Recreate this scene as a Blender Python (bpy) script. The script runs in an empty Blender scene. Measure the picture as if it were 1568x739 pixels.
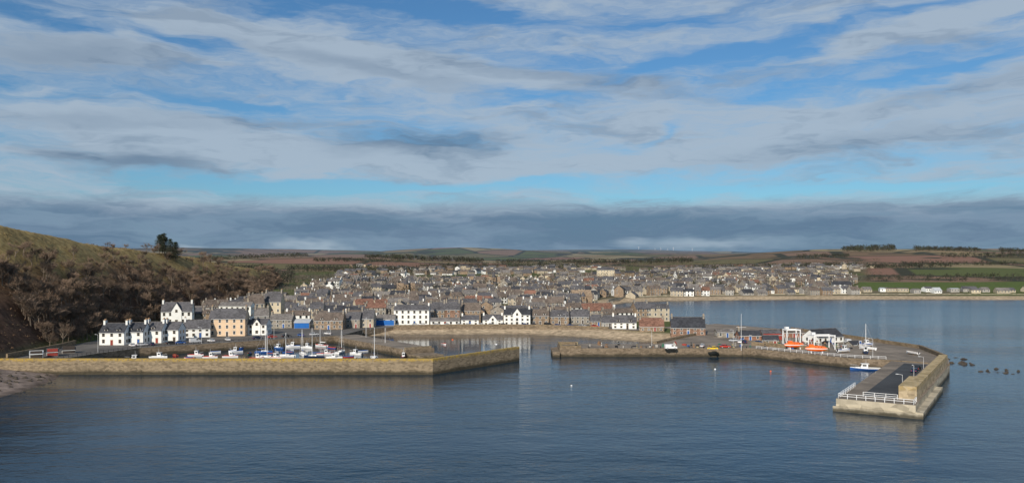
import bpy, math, random
import numpy as np
from mathutils import Vector
random.seed(7); np.random.seed(7)
R=random.random
def U(a,b): return a+(b-a)*random.random()
sc=bpy.context.scene
F=1230.0; HC=40.0
def G(px,py,z=0.0):
    # survey helper: ground position of a bearing / depression reading taken from the cliff top station
    Y=(HC-z)*F/(py-400.0); return ((px-784.0)/F*Y, Y)
def ZAT(py,Y): return HC-(py-400.0)*Y/F
# ------------------------------------------------------------------ materials
MATS={}
def new_mat(name):
    m=bpy.data.materials.new(name); m.use_nodes=True; nt=m.node_tree
    for n in list(nt.nodes): nt.nodes.remove(n)
    out=nt.nodes.new('ShaderNodeOutputMaterial'); p=nt.nodes.new('ShaderNodeBsdfPrincipled')
    nt.links.new(p.outputs[0],out.inputs[0]); MATS[name]=m
    return m,nt,p
def setin(nt,sock,v):
    if isinstance(v,bpy.types.NodeSocket): nt.links.new(v,sock)
    else: sock.default_value=v
def mth(nt,op,a,b=None,c=None,clamp=False):
    n=nt.nodes.new('ShaderNodeMath'); n.operation=op; n.use_clamp=clamp
    setin(nt,n.inputs[0],a)
    if b is not None: setin(nt,n.inputs[1],b)
    if c is not None: setin(nt,n.inputs[2],c)
    return n.outputs[0]
def mixc(nt,f,a,b,mode='MIX'):
    n=nt.nodes.new('ShaderNodeMix'); n.data_type='RGBA'; n.blend_type=mode; n.clamp_factor=True
    setin(nt,n.inputs[0],f)
    for i,v in ((6,a),(7,b)):
        if isinstance(v,tuple) and len(v)==3: v=(*v,1)
        setin(nt,n.inputs[i],v)
    return n.outputs[2]
def sstep(nt,x,a,b):
    n=nt.nodes.new('ShaderNodeMapRange'); n.interpolation_type='SMOOTHSTEP'
    setin(nt,n.inputs[0],x); n.inputs[1].default_value=a; n.inputs[2].default_value=b
    n.inputs[3].default_value=0; n.inputs[4].default_value=1
    return n.outputs[0]
def noise(nt,vec,scale,detail=4,rough=.55,dist=0,dim='3D'):
    n=nt.nodes.new('ShaderNodeTexNoise'); n.noise_dimensions=dim; n.inputs['Scale'].default_value=scale
    n.inputs['Detail'].default_value=detail; n.inputs['Roughness'].default_value=rough
    n.inputs['Distortion'].default_value=dist
    if vec is not None: nt.links.new(vec,n.inputs['Vector'])
    return n
def mapping(nt,vec,loc=(0,0,0),rot=(0,0,0),scale=(1,1,1)):
    n=nt.nodes.new('ShaderNodeMapping'); n.inputs[1].default_value=loc; n.inputs[2].default_value=rot; n.inputs[3].default_value=scale
    nt.links.new(vec,n.inputs[0]); return n.outputs[0]
def mk(name,c,rough=.85,var=.25,scale=.4,spec=.3,fine=3.0):
    m,nt,p=new_mat(name)
    pos=nt.nodes.new('ShaderNodeNewGeometry').outputs['Position']
    n1=noise(nt,pos,scale,3,.65); n2=noise(nt,pos,fine,2,.6)
    f=mth(nt,'ADD',mth(nt,'MULTIPLY',n1.outputs[0],.65),mth(nt,'MULTIPLY',n2.outputs[0],.35))
    f=sstep(nt,f,.3,.7)
    a=tuple(x*(1-var) for x in c); b=tuple(min(1,x*(1+var)) for x in c)
    nt.links.new(mixc(nt,f,a,b),p.inputs['Base Color'])
    p.inputs['Roughness'].default_value=rough; p.inputs['Specular IOR Level'].default_value=spec
    return m
def stone(name,c,lichen=0.0,cell=(.9,.9,2.2),tide=1.2,ltop=4.2):
    m,nt,p=new_mat(name)
    pos=nt.nodes.new('ShaderNodeNewGeometry').outputs['Position']
    v=nt.nodes.new('ShaderNodeTexVoronoi'); v.inputs['Scale'].default_value=1
    nt.links.new(mapping(nt,pos,scale=cell),v.inputs['Vector'])
    bw=nt.nodes.new('ShaderNodeRGBToBW'); nt.links.new(v.outputs['Color'],bw.inputs[0])
    n1=noise(nt,pos,.25,5,.65); n2=noise(nt,pos,1.6,3,.7); n4=noise(nt,mapping(nt,pos,scale=(.8,.8,.08)),1.0,3,.6)
    f=mth(nt,'ADD',mth(nt,'ADD',mth(nt,'MULTIPLY',bw.outputs[0],.5),mth(nt,'MULTIPLY',n1.outputs[0],.35)),mth(nt,'MULTIPLY',n4.outputs[0],.35))
    f=sstep(nt,f,.3,.85)
    col=mixc(nt,f,tuple(x*.6 for x in c),tuple(x*1.25 for x in c))
    e=nt.nodes.new('ShaderNodeSeparateXYZ'); nt.links.new(pos,e.inputs[0])
    zz=mth(nt,'ADD',e.outputs[2],mth(nt,'MULTIPLY',mth(nt,'SUBTRACT',n1.outputs[0],.5),2.0))
    if lichen>0:
        lf=mth(nt,'MULTIPLY',mth(nt,'MULTIPLY',sstep(nt,zz,ltop-.7,ltop+.5),sstep(nt,n2.outputs[0],.36,.58)),lichen)
        col=mixc(nt,lf,col,(.42,.28,.05))
    if tide>0:
        td=mth(nt,'MULTIPLY',mth(nt,'SUBTRACT',1.0,sstep(nt,zz,tide-.6,tide+.7)),.85)
        col=mixc(nt,td,col,(.035,.032,.022))
    nt.links.new(col,p.inputs['Base Color']); p.inputs['Roughness'].default_value=.9
    p.inputs['Specular IOR Level'].default_value=.2
    b=nt.nodes.new('ShaderNodeBump'); b.inputs['Strength'].default_value=.6; b.inputs['Distance'].default_value=.12
    nt.links.new(mth(nt,'ADD',bw.outputs[0],n2.outputs[0]),b.inputs['Height']); nt.links.new(b.outputs[0],p.inputs['Normal'])
def roofm(name,c):
    m,nt,p=new_mat(name)
    pos=nt.nodes.new('ShaderNodeNewGeometry').outputs['Position']
    v=nt.nodes.new('ShaderNodeTexVoronoi'); nt.links.new(mapping(nt,pos,scale=(1.2,1.2,2.5)),v.inputs['Vector']); v.inputs['Scale'].default_value=1
    bw=nt.nodes.new('ShaderNodeRGBToBW'); nt.links.new(v.outputs['Color'],bw.inputs[0])
    n1=noise(nt,pos,.12,3,.6)
    f=mth(nt,'ADD',mth(nt,'MULTIPLY',bw.outputs[0],.4),mth(nt,'MULTIPLY',n1.outputs[0],.6))
    col=mixc(nt,sstep(nt,f,.25,.75),tuple(x*.6 for x in c),tuple(x*1.4 for x in c))
    nt.links.new(col,p.inputs['Base Color']); p.inputs['Roughness'].default_value=.75; p.inputs['Specular IOR Level'].default_value=.25

mk('white_harl',(.78,.78,.75),var=.08); mk('cream_harl',(.56,.48,.35),var=.12); mk('peach_harl',(.68,.50,.34),var=.10)
mk('grey_harl',(.34,.32,.29),var=.2); mk('beige_harl',(.42,.36,.27),var=.18)
stone('sandstone',(.27,.20,.14),tide=-9); stone('granite',(.28,.25,.21),tide=-9); stone('redstone',(.25,.155,.11),tide=-9)
roofm('slate',(.095,.092,.098)); roofm('dark_slate',(.045,.047,.055)); roofm('brown_slate',(.135,.108,.09)); roofm('red_tile',(.20,.105,.075)); roofm('grey_tile',(.17,.155,.145))
mk('metal_roof',(.42,.44,.46),var=.1,rough=.5)
mk('glass',(.02,.025,.03),rough=.15,var=.2,spec=.6); mk('trim',(.7,.7,.68),var=.08); mk('stone_trim',(.42,.35,.26),var=.15)
mk('pot',(.42,.25,.14)); mk('door_blue',(.03,.10,.30)); mk('door_red',(.26,.045,.035)); mk('door_dark',(.05,.04,.035)); mk('bright_blue',(.02,.13,.42),var=.12)
mk('asphalt',(.12,.11,.10),var=.35,scale=.08); mk('dark_asphalt',(.05,.052,.055),var=.3,scale=.15); mk('paving',(.20,.165,.13),var=.42,scale=.10)
mk('white_paint',(.8,.8,.8),rough=.35,var=.05,spec=.5); mk('blue_paint',(.03,.10,.32),rough=.35,var=.1,spec=.5); mk('red_paint',(.45,.05,.035),rough=.35,var=.1,spec=.5)
mk('yellow_paint',(.75,.5,.03),rough=.35,var=.1,spec=.5); mk('green_paint',(.04,.15,.09),rough=.4,var=.1); mk('navy_paint',(.015,.03,.08),rough=.3,var=.1,spec=.5)
mk('orange_paint',(.85,.15,.02),rough=.4,var=.08,spec=.5); mk('deck',(.42,.40,.36),var=.15); mk('wood',(.22,.13,.075)); mk('rubber',(.02,.02,.02))
mk('silver',(.55,.56,.58),rough=.35,var=.05,spec=.6); mk('alu',(.6,.6,.6),rough=.4,var=.05); mk('black_paint',(.02,.02,.022),rough=.5); mk('canvas_blue',(.03,.08,.25)); mk('rope',(.3,.25,.15))
stone('pier_stone',(.235,.185,.125),lichen=.9,tide=1.2,ltop=4.9); stone('quay_stone',(.20,.155,.11),lichen=.1,tide=1.1,ltop=3.6)
stone('breakwater_stone',(.40,.32,.21),lichen=.35,cell=(.6,.6,1.2),tide=1.1,ltop=5.9); stone('concrete_block',(.42,.37,.28),lichen=0,cell=(.35,.35,.9),tide=.9)
mk('rock',(.06,.05,.04),var=.4); mk('bark',(.16,.125,.095),var=.3); mk('twig',(.20,.14,.10),var=.4,scale=.05); mk('twig2',(.13,.105,.08),var=.35,scale=.1)
mk('needles',(.022,.038,.02),var=.4); mk('needles2',(.035,.052,.025),var=.4)
mk('scrub_a',(.28,.205,.09),var=.35); mk('scrub_b',(.165,.10,.058),var=.35); mk('scrub_c',(.09,.075,.04),var=.35)
mk('wood_far',(.045,.043,.033),var=.35,scale=.02,fine=.2); mk('wood_far2',(.11,.083,.06),var=.35,scale=.02,fine=.2); mk('wood_far3',(.045,.055,.03),var=.3,scale=.02,fine=.2)
mk('brick',(.26,.13,.085),var=.2)
# ------------------------------------------------------------------ mesh builder
class B:
    def __init__(s): s.v=[];s.f=[];s.m=[];s.T(0,0,0,0)
    def T(s,x=0,y=0,z=0,r=0): s.x,s.y,s.z=x,y,z; s.c,s.s=math.cos(r),math.sin(r); return s
    def add(s,vs,fs,mat):
        o=len(s.v); c,n=s.c,s.s
        for (x,y,z) in vs: s.v.append((s.x+x*c-y*n,s.y+x*n+y*c,s.z+z))
        for f in fs: s.f.append(tuple(i+o for i in f)); s.m.append(mat)
    def box(s,x0,x1,y0,y1,z0,z1,mat):
        s.add([(x0,y0,z0),(x1,y0,z0),(x1,y1,z0),(x0,y1,z0),(x0,y0,z1),(x1,y0,z1),(x1,y1,z1),(x0,y1,z1)],
              [(0,3,2,1),(4,5,6,7),(0,1,5,4),(1,2,6,5),(2,3,7,6),(3,0,4,7)],mat)
    def prism(s,poly,z0,z1,ms,mt):
        a=sum(poly[i][0]*poly[(i+1)%len(poly)][1]-poly[(i+1)%len(poly)][0]*poly[i][1] for i in range(len(poly)))
        if a<0: poly=poly[::-1]
        n=len(poly); vs=[(p[0],p[1],z0) for p in poly]+[(p[0],p[1],z1) for p in poly]
        s.add(vs,[(i,(i+1)%n,(i+1)%n+n,i+n) for i in range(n)],ms); s.add([(p[0],p[1],z1) for p in poly],[tuple(range(n))],mt)
    def xsec(s,sec,x0,x1,mat,caps=True):
        n=len(sec); vs=[(x0,p[0],p[1]) for p in sec]+[(x1,p[0],p[1]) for p in sec]
        fs=[(i,(i+1)%n,(i+1)%n+n,i+n) for i in range(n)]
        if caps: fs+=[tuple(range(n))[::-1],tuple(range(n,2*n))]
        s.add(vs,fs,mat)
    def ysec(s,sec,y0,y1,mat):
        n=len(sec); vs=[(p[0],y0,p[1]) for p in sec]+[(p[0],y1,p[1]) for p in sec]
        s.add(vs,[((i+1)%n,i,i+n,(i+1)%n+n) for i in range(n)]+[tuple(range(n)),tuple(range(n,2*n))[::-1]],mat)
    def cyl(s,p,q,r0,r1,n,mat,cap=True):
        p=Vector(p);q=Vector(q);d=(q-p).normalized(); a=d.orthogonal().normalized(); b=d.cross(a)
        vs=[]
        for c,r in ((p,r0),(q,r1)):
            for i in range(n):
                t=2*math.pi*i/n; vs.append(tuple(c+a*math.cos(t)*r+b*math.sin(t)*r))
        fs=[(i,(i+1)%n,(i+1)%n+n,i+n) for i in range(n)]
        if cap and n>3: fs+=[tuple(range(n))[::-1],tuple(range(n,2*n))]
        s.add(vs,fs,mat)
    def loft(s,rings,mat,closed=False,caps=False):
        n=len(rings[0]); vs=[p for r in rings for p in r]; fs=[]
        for j in range(len(rings)-1):
            for i in range(n if closed else n-1):
                k=(i+1)%n; fs.append((j*n+i,j*n+k,(j+1)*n+k,(j+1)*n+i))
        if caps: fs+=[tuple(range(n))[::-1],tuple(range((len(rings)-1)*n,len(rings)*n))]
        s.add(vs,fs,mat)
    def mesh(s,name,smooth=False):
        me=bpy.data.meshes.new(name); me.from_pydata(s.v,[],s.f)
        names=sorted(set(s.m)); idx={n:i for i,n in enumerate(names)}
        for n in names: me.materials.append(MATS[n])
        me.polygons.foreach_set('material_index',[idx[m] for m in s.m])
        if smooth: me.polygons.foreach_set('use_smooth',[True]*len(s.f))
        me.update(); return me
    def obj(s,name,parent=None,loc=(0,0,0),rot=0,smooth=False):
        o=bpy.data.objects.new(name,s.mesh(name,smooth)); sc.collection.objects.link(o)
        o.location=loc; o.rotation_euler=(0,0,rot)
        if parent: o.parent=parent
        return o
def empty(name,loc=(0,0,0),rot=0):
    e=bpy.data.objects.new(name,None); sc.collection.objects.link(e); e.location=loc; e.rotation_euler=(0,0,rot); e.empty_display_size=.5; return e
def parts(name,P,loc,rot=0,smooth=()):
    e=empty(name,loc,rot)
    for k,b in P.items():
        if b.f: b.obj(k,parent=e,smooth=k in smooth)
    return e
class PD(dict):
    def __missing__(s,k): s[k]=B(); return s[k]
# ------------------------------------------------------------------ terrain
def vn(x,y,s,seed=0):
    x=np.asarray(x,float)/s; y=np.asarray(y,float)/s
    xi=np.floor(x); yi=np.floor(y); fx=x-xi; fy=y-yi; fx=fx*fx*(3-2*fx); fy=fy*fy*(3-2*fy)
    def h(a,b):
        v=np.sin(a*127.1+b*311.7+seed*74.7)*43758.5453; return v-np.floor(v)
    return (h(xi,yi)*(1-fx)+h(xi+1,yi)*fx)*(1-fy)+(h(xi,yi+1)*(1-fx)+h(xi+1,yi+1)*fx)*fy
def fbm(x,y,s,seed=0,o=4):
    r=0;a=1;t=0
    for i in range(o): r=r+a*vn(x,y,s/2**i,seed+i*13); t+=a; a*=.5
    return r/t-.5
def ss(x,a,b):
    t=np.clip((x-a)/(b-a),0,1); return t*t*(3-2*t)
coast=[(-260,120),(-175,190),G(0,608),G(45,595),G(85,581),(-160,284),(-172,292),(-172,318),(-164,343),(-148,362),(-120,382),(-95,404),(-80,430),
 (-65,436),(-30,440),(6,440),(30,429),(49,412),(66,398),(85,388),(110,372),(132,345),(146,322),(158,312),G(1410,545),G(1300,525),G(1200,512),G(1100,500),
 G(1000,492),G(930,484),G(915,474),G(930,468),G(960,463),G(1020,461),G(1150,459),G(1300,458.5),G(1568,459),(900,850),(3000,1200),(20000,1500),(20000,20000),(-20000,20000),(-20000,120)]
def sdist(x,y):
    d=np.full(x.shape,1e18); ins=np.zeros(x.shape,bool); n=len(coast)
    for i in range(n):
        ax,ay=coast[i]; bx,by=coast[(i+1)%n]; ex,ey=bx-ax,by-ay
        t=np.clip(((x-ax)*ex+(y-ay)*ey)/(ex*ex+ey*ey),0,1)
        d=np.minimum(d,(x-ax-t*ex)**2+(y-ay-t*ey)**2)
        if ay!=by:
            c=((ay>y)!=(by>y))&(x<ex*(y-ay)/ey+ax); ins^=c
    return np.where(ins,1,-1)*np.sqrt(d)
TY=[100,200,250,290,320,359,428,492,574,787,1148,1500]
TX=[-215,-186,-184,-188,-192,-196,-209,-208,-220,-240,-325,-420]
CY=[100,250,400,430,480,540,620,700,760,1000,1400]
CX=[-300,-262,-258,-257,-262,-268,-278,-281,-288,-300,-420]
CZ=[60,60,58.5,55.7,52.5,49.6,47,44.5,40,27,20]
def headt(x,y):
    xt=np.interp(y,TY,TX); xc=np.interp(y,CY,CX); return (xt-x)/(xt-xc)
def height(x,y,full=False):
    x=np.atleast_1d(np.asarray(x,float)); y=np.atleast_1d(np.asarray(y,float))
    sd=sdist(x,y)
    z=np.where(sd>0,np.minimum(3.3,sd*.17),np.maximum(-5,sd*.15))
    z=z+np.interp(y,[0,480,850,1200,1700,2500,4000,6000,12000],[0,0,3.5,9,17,29,50,82,150])*ss(sd,0,110)
    far=ss(y,1300,3500)
    z=z+far*(fbm(x,y,1300,3)*66)+ss(y,600,1500)*fbm(x,y,420,9)*8*ss(sd,20,150)
    g=lambda cx,cy,sx,sy,h:h*np.exp(-((x-cx)/sx)**2-((y-cy)/sy)**2)
    z=z+g(1500,3000,800,800,38)+g(-760,2800,520,600,28)+g(-2000,6200,1500,1200,50)+g(900,1500,260,350,8)+g(420,7600,1500,900,40)+g(2600,4200,1200,900,45)+g(-500,5200,700,600,40)+g(450,4300,500,500,18)
    t=headt(x,y); zc=np.interp(y,CY,CZ)
    tt=np.clip(t,0,1); prof=tt*(1.25-.25*tt)
    n=fbm(x,y,38,21,5)*10*np.clip(t*4,0,1)*np.clip(1.25-tt,.12,1)
    hz=3.3+(zc-3.3)*prof+n+np.maximum(t-1,0)*1.5*np.where(y<500,1,0)
    hz=np.where(t>0,hz,-99)
    hz=np.where(y>1500,-99,hz)*1.0
    hz=np.where(t>4,np.minimum(hz,z+40),hz)
    z2=np.where(sd>2,np.maximum(z,hz),z)
    if full: return z2,sd,t
    return z2
def H(x,y): return float(height(x,y)[0])
nr,ncol=640,760
ys=120*np.power(14000/120.,np.linspace(0,1,nr)); us=np.linspace(-1.15,1.15,ncol)
YY,UU=np.meshgrid(ys,us,indexing='ij'); XX=YY*UU
Z,SD,TT=[a.reshape(nr,ncol) for a in height(XX.ravel(),YY.ravel(),True)]
co=np.stack([XX,YY,Z],-1).reshape(-1,3)
I=np.arange(nr*ncol).reshape(nr,ncol)
q=np.stack([I[:-1,:-1],I[:-1,1:],I[1:,1:],I[1:,:-1]],-1).reshape(-1,4)
me=bpy.data.meshes.new('ground'); me.vertices.add(len(co)); me.vertices.foreach_set('co',co.ravel())
me.loops.add(q.size); me.loops.foreach_set('vertex_index',q.ravel()); me.polygons.add(len(q))
me.polygons.foreach_set('loop_start',np.arange(0,q.size,4)); me.polygons.foreach_set('use_smooth',np.ones(len(q),bool)); me.update(); me.validate()
def C(*a): return np.array(a)[None,None,:]
n1=(fbm(XX,YY,30,5,5)+.5)[...,None]; n2=(fbm(XX,YY,90,6,4)+.5)[...,None]; n3=(fbm(XX,YY,9,8,4)+.5)[...,None]
town=C(.12,.105,.065)*(.6+.8*n1)
gg=ss(n2,.46,.58); town=town*(1-gg)+C(.085,.10,.035)*gg
col=town*np.ones_like(n1)
fld=ss(YY,1500,2100)
fr=ss(XX-(.43*YY),0,30)*ss(YY,900,935); fld=np.maximum(fld,fr)
fl2=(1-ss(XX+.27*YY,-20,0))*ss(YY,1050,1150); fld=np.maximum(fld,fl2)
gm=(ss(XX-(.425*YY),0,12)*ss(YY,905,925)*(1-ss(YY,1120,1135)))[...,None]
hm=(ss(TT,.0,.06)*(YY<1500)*(1-ss(YY,1050,1200)))[...,None]
t3=np.clip(TT,0,1.4)[...,None]
grass=C(.34,.24,.10)*(.6+.8*n3); brk=C(.21,.12,.065)*(.55+.9*n3); low=C(.095,.056,.038)*(.55+.9*n3)
gl=ss(t3+(n1-.5)*.9,.42,.72); hc=brk*(1-gl)+grass*gl
ll=1-ss(t3+(n2-.5)*.6,.2,.50); hc=hc*(1-ll)+low*ll
col=col*(1-hm)+hc*hm; fld=fld*(1-hm[...,0])
sand=((1-ss(SD,14,24))*1.0)[...,None]; sand=sand*(1-ss(Z,3.4,3.9)[...,None])
sc_=C(.40,.31,.21)*(.8+.4*n1); peb=C(.21,.165,.14)*(.7+.6*n3); lb=(YY<300)[...,None]
sc_=np.where(lb,peb,sc_); wet=(1-ss(Z,.1,.7))[...,None]; sc_=sc_*(1-.45*wet)
col=col*(1-sand)+sc_*sand; fld=fld*(1-sand[...,0])
col=col*(1-gm)+C(.09,.12,.032)*gm; fld=fld*(1-gm[...,0])
ca=me.color_attributes.new('Col','FLOAT_COLOR','POINT')
ca.data.foreach_set('color',np.concatenate([col,fld[...,None]],-1).reshape(-1,4).ravel().astype(np.float32))
fa=me.attributes.new('fld','FLOAT','POINT'); fa.data.foreach_set('value',fld.ravel().astype(np.float32))
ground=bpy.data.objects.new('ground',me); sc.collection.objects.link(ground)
m,nt,p=new_mat('ground_mat')
pos=nt.nodes.new('ShaderNodeNewGeometry').outputs['Position']
at=nt.nodes.new('ShaderNodeAttribute'); at.attribute_name='Col'
af=nt.nodes.new('ShaderNodeAttribute'); af.attribute_name='fld'
nz=noise(nt,pos,.35,5,.7); nz2=noise(nt,pos,.004,3,.5)
base=mixc(nt,1.0,at.outputs['Color'],mixc(nt,sstep(nt,nz.outputs[0],.3,.7),(.6,.6,.6),(1.4,1.4,1.4)),'MULTIPLY')
mp=mapping(nt,pos,rot=(0,0,.35),scale=(1/330.,1/420.,0))
va=nt.nodes.new('ShaderNodeTexVoronoi'); va.inputs['Scale'].default_value=1; nt.links.new(mp,va.inputs['Vector'])
ve=nt.nodes.new('ShaderNodeTexVoronoi'); ve.feature='DISTANCE_TO_EDGE'; ve.inputs['Scale'].default_value=1; nt.links.new(mp,ve.inputs['Vector'])
sx=nt.nodes.new('ShaderNodeSeparateColor'); nt.links.new(va.outputs['Color'],sx.inputs[0])
rp=nt.nodes.new('ShaderNodeValToRGB'); rp.color_ramp.interpolation='CONSTANT'
els=[(0,(.17,.115,.07)),(.16,(.095,.11,.04)),(.3,(.22,.125,.09)),(.42,(.26,.21,.12)),(.55,(.14,.12,.06)),(.66,(.20,.13,.09)),(.8,(.08,.095,.04)),(.9,(.24,.18,.10))]
rp.color_ramp.elements[0].position=0; rp.color_ramp.elements[0].color=(*els[0][1],1); rp.color_ramp.elements[1].position=.16; rp.color_ramp.elements[1].color=(*els[1][1],1)
for e_,c_ in els[2:]:
    k=rp.color_ramp.elements.new(e_); k.color=(*c_,1)
nt.links.new(sx.outputs[0],rp.inputs[0])
fc=mixc(nt,mth(nt,'SUBTRACT',1,sstep(nt,ve.outputs['Distance'],.025,.05)),rp.outputs[0],(.045,.045,.03))
fc=mixc(nt,sstep(nt,nz2.outputs[0],.57,.61),fc,(.045,.048,.033))
base=mixc(nt,af.outputs['Fac'],base,fc)
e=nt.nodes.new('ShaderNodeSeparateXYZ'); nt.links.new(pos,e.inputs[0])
base=mixc(nt,mth(nt,'MULTIPLY',sstep(nt,e.outputs[1],1500,11000),.8),base,(.14,.20,.28))  # atmospheric haze painted into the ground colour, bluer with distance along Y
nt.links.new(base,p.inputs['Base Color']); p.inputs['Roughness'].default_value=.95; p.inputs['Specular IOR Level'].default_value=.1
bp=nt.nodes.new('ShaderNodeBump'); bp.inputs['Distance'].default_value=.8; bp.inputs['Strength'].default_value=.4
nt.links.new(nz.outputs[0],bp.inputs['Height']); nt.links.new(bp.outputs[0],p.inputs['Normal'])
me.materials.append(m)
# ------------------------------------------------------------------ sea
m,nt,p=new_mat('sea_water')
pos=nt.nodes.new('ShaderNodeNewGeometry').outputs['Position']
w1=noise(nt,mapping(nt,pos,rot=(0,0,.5),scale=(.55,1,1)),.55,4,.6); w2=noise(nt,mapping(nt,pos,rot=(0,0,-.3),scale=(.5,1,1)),.09,3,.5)
big=noise(nt,mapping(nt,pos,scale=(.35,1,1)),.012,3,.5)
vd=nt.nodes.new('ShaderNodeVectorMath'); vd.operation='DISTANCE'; nt.links.new(pos,vd.inputs[0]); vd.inputs[1].default_value=(-70,360,0)
calm=sstep(nt,vd.outputs['Value'],60,125)
hgt=mth(nt,'ADD',mth(nt,'MULTIPLY',w1.outputs[0],.30),mth(nt,'MULTIPLY',w2.outputs[0],.8))
st=mth(nt,'MULTIPLY',mth(nt,'ADD',.12,mth(nt,'MULTIPLY',calm,.7)),mth(nt,'ADD',.5,mth(nt,'MULTIPLY',sstep(nt,big.outputs[0],.4,.62),.5)))
bp=nt.nodes.new('ShaderNodeBump'); bp.inputs['Distance'].default_value=1.0
nt.links.new(st,bp.inputs['Strength']); nt.links.new(hgt,bp.inputs['Height']); nt.links.new(bp.outputs[0],p.inputs['Normal'])
nt.links.new(mixc(nt,big.outputs[0],(.002,.020,.040),(.004,.028,.052)),p.inputs['Base Color'])
e=nt.nodes.new('ShaderNodeSeparateXYZ'); nt.links.new(pos,e.inputs[0])
nt.links.new(mth(nt,'ADD',.07,mth(nt,'MULTIPLY',sstep(nt,e.outputs[1],350,800),.17)),p.inputs['Roughness']); p.inputs['IOR'].default_value=1.33
b=B(); b.add([(-6000,-600,0),(9000,-600,0),(9000,6000,0),(-6000,6000,0)],[(0,1,2,3)],'sea_water'); b.obj('sea')
# ------------------------------------------------------------------ harbour works
QZ=3.6
b=B(); b.prism([(-186,288),(-172,286),(-169,300),(-164,320),(-157,338),(-140,352),(-112,374),(-84,396),(-80,428),(-66,447),(-30,452),(6,452),(34,444),(52,434),(66,424),(76,432),(44,464),(6,470),(-66,470),(-110,452),(-150,412),(-192,372),(-192,340)],-4,QZ,'quay_stone','asphalt'); b.obj('harbour_quay')
out=[(-182,284.5),(-28,284),(3,324)]; inn=[(-5.7,331),(-35.5,293.5),(-182,293.5)]
b=B(); b.prism(out+inn,-4,QZ,'pier_stone','paving')
b.prism([(-182,284.5),(-28,284),(3,324),(1.6,325.1),(-28.9,285.9),(-182,286.3)],QZ+.003,5.6,'pier_stone','pier_stone')
for i in range(9):
    b.box(-3.5-i*.5,-3-i*.5,331,332.6,-2,3.4-i*.35,'pier_stone')
b.obj('harbour_pier')
b=B(); b.prism([(-90,397),(-44,333),(-33,341),(-78,403)],-4,3.4,'quay_stone','paving')
b.prism([(-44.2,333.2),(-34,340.4),(-34.6,341.2),(-44.8,334)],3.404,4.3,'pier_stone','pier_stone')
b.prism([(-43,331),(-37,323),(-28,329.5),(-34,338)],-4,1.9,'pier_stone','quay_stone'); b.obj('stone_jetty')
b=B(); b.prism([(20,337),(100,337),(127,303),(139.5,297.5),(155.6,285.6),(164,302),(172,336),(163,378),(150,428),(120,470),(84,446),(92,402),(72,372),(62,355),(20,354)],-4,QZ,'quay_stone','paving')
b.prism([(20.2,337.2),(29,337.2),(29,338.2),(21.2,338.2),(21.2,352.8),(29,352.8),(29,353.8),(20.2,353.8)],QZ+.003,4.7,'quay_stone','pier_stone')
b.prism([(17,336),(20,335.6),(20,356),(17,352)],-4,2.2,'quay_stone','quay_stone')
b.prism([(62.5,355.5),(72.5,372.5),(92.5,402),(94,401),(74,371),(64,355.2)],QZ+.003,4.6,'quay_stone','quay_stone')
b.prism([(163.4,302),(171.4,336),(162.4,378),(149.4,428),(148.4,427.8),(161.4,377.8),(170.3,336),(162.3,302.4)],QZ+.003,5.0,'quay_stone','quay_stone')
b.prism([(104,349),(128,325),(128.7,325.7),(104.7,349.7)],QZ+.003,5.2,'quay_stone','quay_stone')
b.obj('harbour_wharf')
Bp=Vector((103,205)); d=Vector((.547,.837)); pr=Vector((.837,-.547)); W=19.2; A=Bp-pr*W
def bw(l,a): v=A+d*l+pr*a; return (v.x,v.y)
b=B(); b.prism([bw(0,0),bw(0,W),bw(94,W),bw(98,0)],-4,3.3,'concrete_block','paving')
b.prism([bw(8,W-5.0),bw(8,W-.6),bw(95,W-.6),bw(95,W-3.2),bw(30,W-3.2),bw(30,W-5)],3.304,6.9,'breakwater_stone','breakwater_stone')
b.prism([bw(30,W-5.0),bw(30,W-3.203),bw(95,W-3.203),bw(95,W-5)],3.304,5.2,'breakwater_stone','paving')
b.prism([bw(-.4,W+.003),bw(-.4,W+1.8),bw(50,W+1.8),bw(50,W+.003)],-4,1.6,'concrete_block','concrete_block')
b.prism([bw(-.7,-.7),bw(-.7,W+1),bw(-.003,W+1),bw(-.003,-.7)],-4,1.3,'concrete_block','concrete_block')
b.obj('breakwater')
b=B(); b.prism([bw(9,5),bw(9,W-6),bw(92,W-6),bw(92,5)],3.2,3.31,'dark_asphalt','dark_asphalt'); b.obj('breakwater_road')
def railing(name,pts,z,h=1.15,gap=2.0,mat='white_paint',r=.06):
    b=B()
    for (x0,y0),(x1,y1) in zip(pts,pts[1:]):
        L=math.hypot(x1-x0,y1-y0); n=max(1,int(L/gap))
        for i in range(n+1):
            x=x0+(x1-x0)*i/n; y=y0+(y1-y0)*i/n; b.cyl((x,y,z-.05),(x,y,z+h),r,r,5,mat)
        for k in (1,.55): b.cyl((x0,y0,z+h*k),(x1,y1,z+h*k),r*.8,r*.8,5,mat,False)
    b.obj(name)
railing('white_railing',[bw(24,.5),bw(.5,.5),bw(.5,W-.5),bw(6,W-.5)],3.3,1.3,2.2,r=.09)
railing('white_railing',[bw(7.5,5.5),bw(7.5,W-5.2)],3.3,1.2,2.2,r=.08)
railing('white_railing',[(102,335.5),(127,304.3),(139,298.5)],QZ,1.1,2.5,r=.07)
railing('quay_railing',[(-171,291),(-168,301),(-163,320.5),(-156.5,339),(-140,353),(-112,375)],QZ,1.1,2.2,'black_paint')
b=B()
b.prism([(-189,300),(-188.3,300),(-189,338),(-191,352),(-192,352),(-190,338)],3,5.6,'quay_stone','quay_stone'); b.obj('retaining_wall')
b=B(); b.prism([(-66,448),(-30,453),(6,453),(34,445),(52,435),(52.6,435.6),(34.3,445.8),(6,453.8),(-30,453.8),(-66,448.8)],QZ+.003,4.6,'quay_stone','pier_stone'); b.obj('sea_wall')
b=B()
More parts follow.
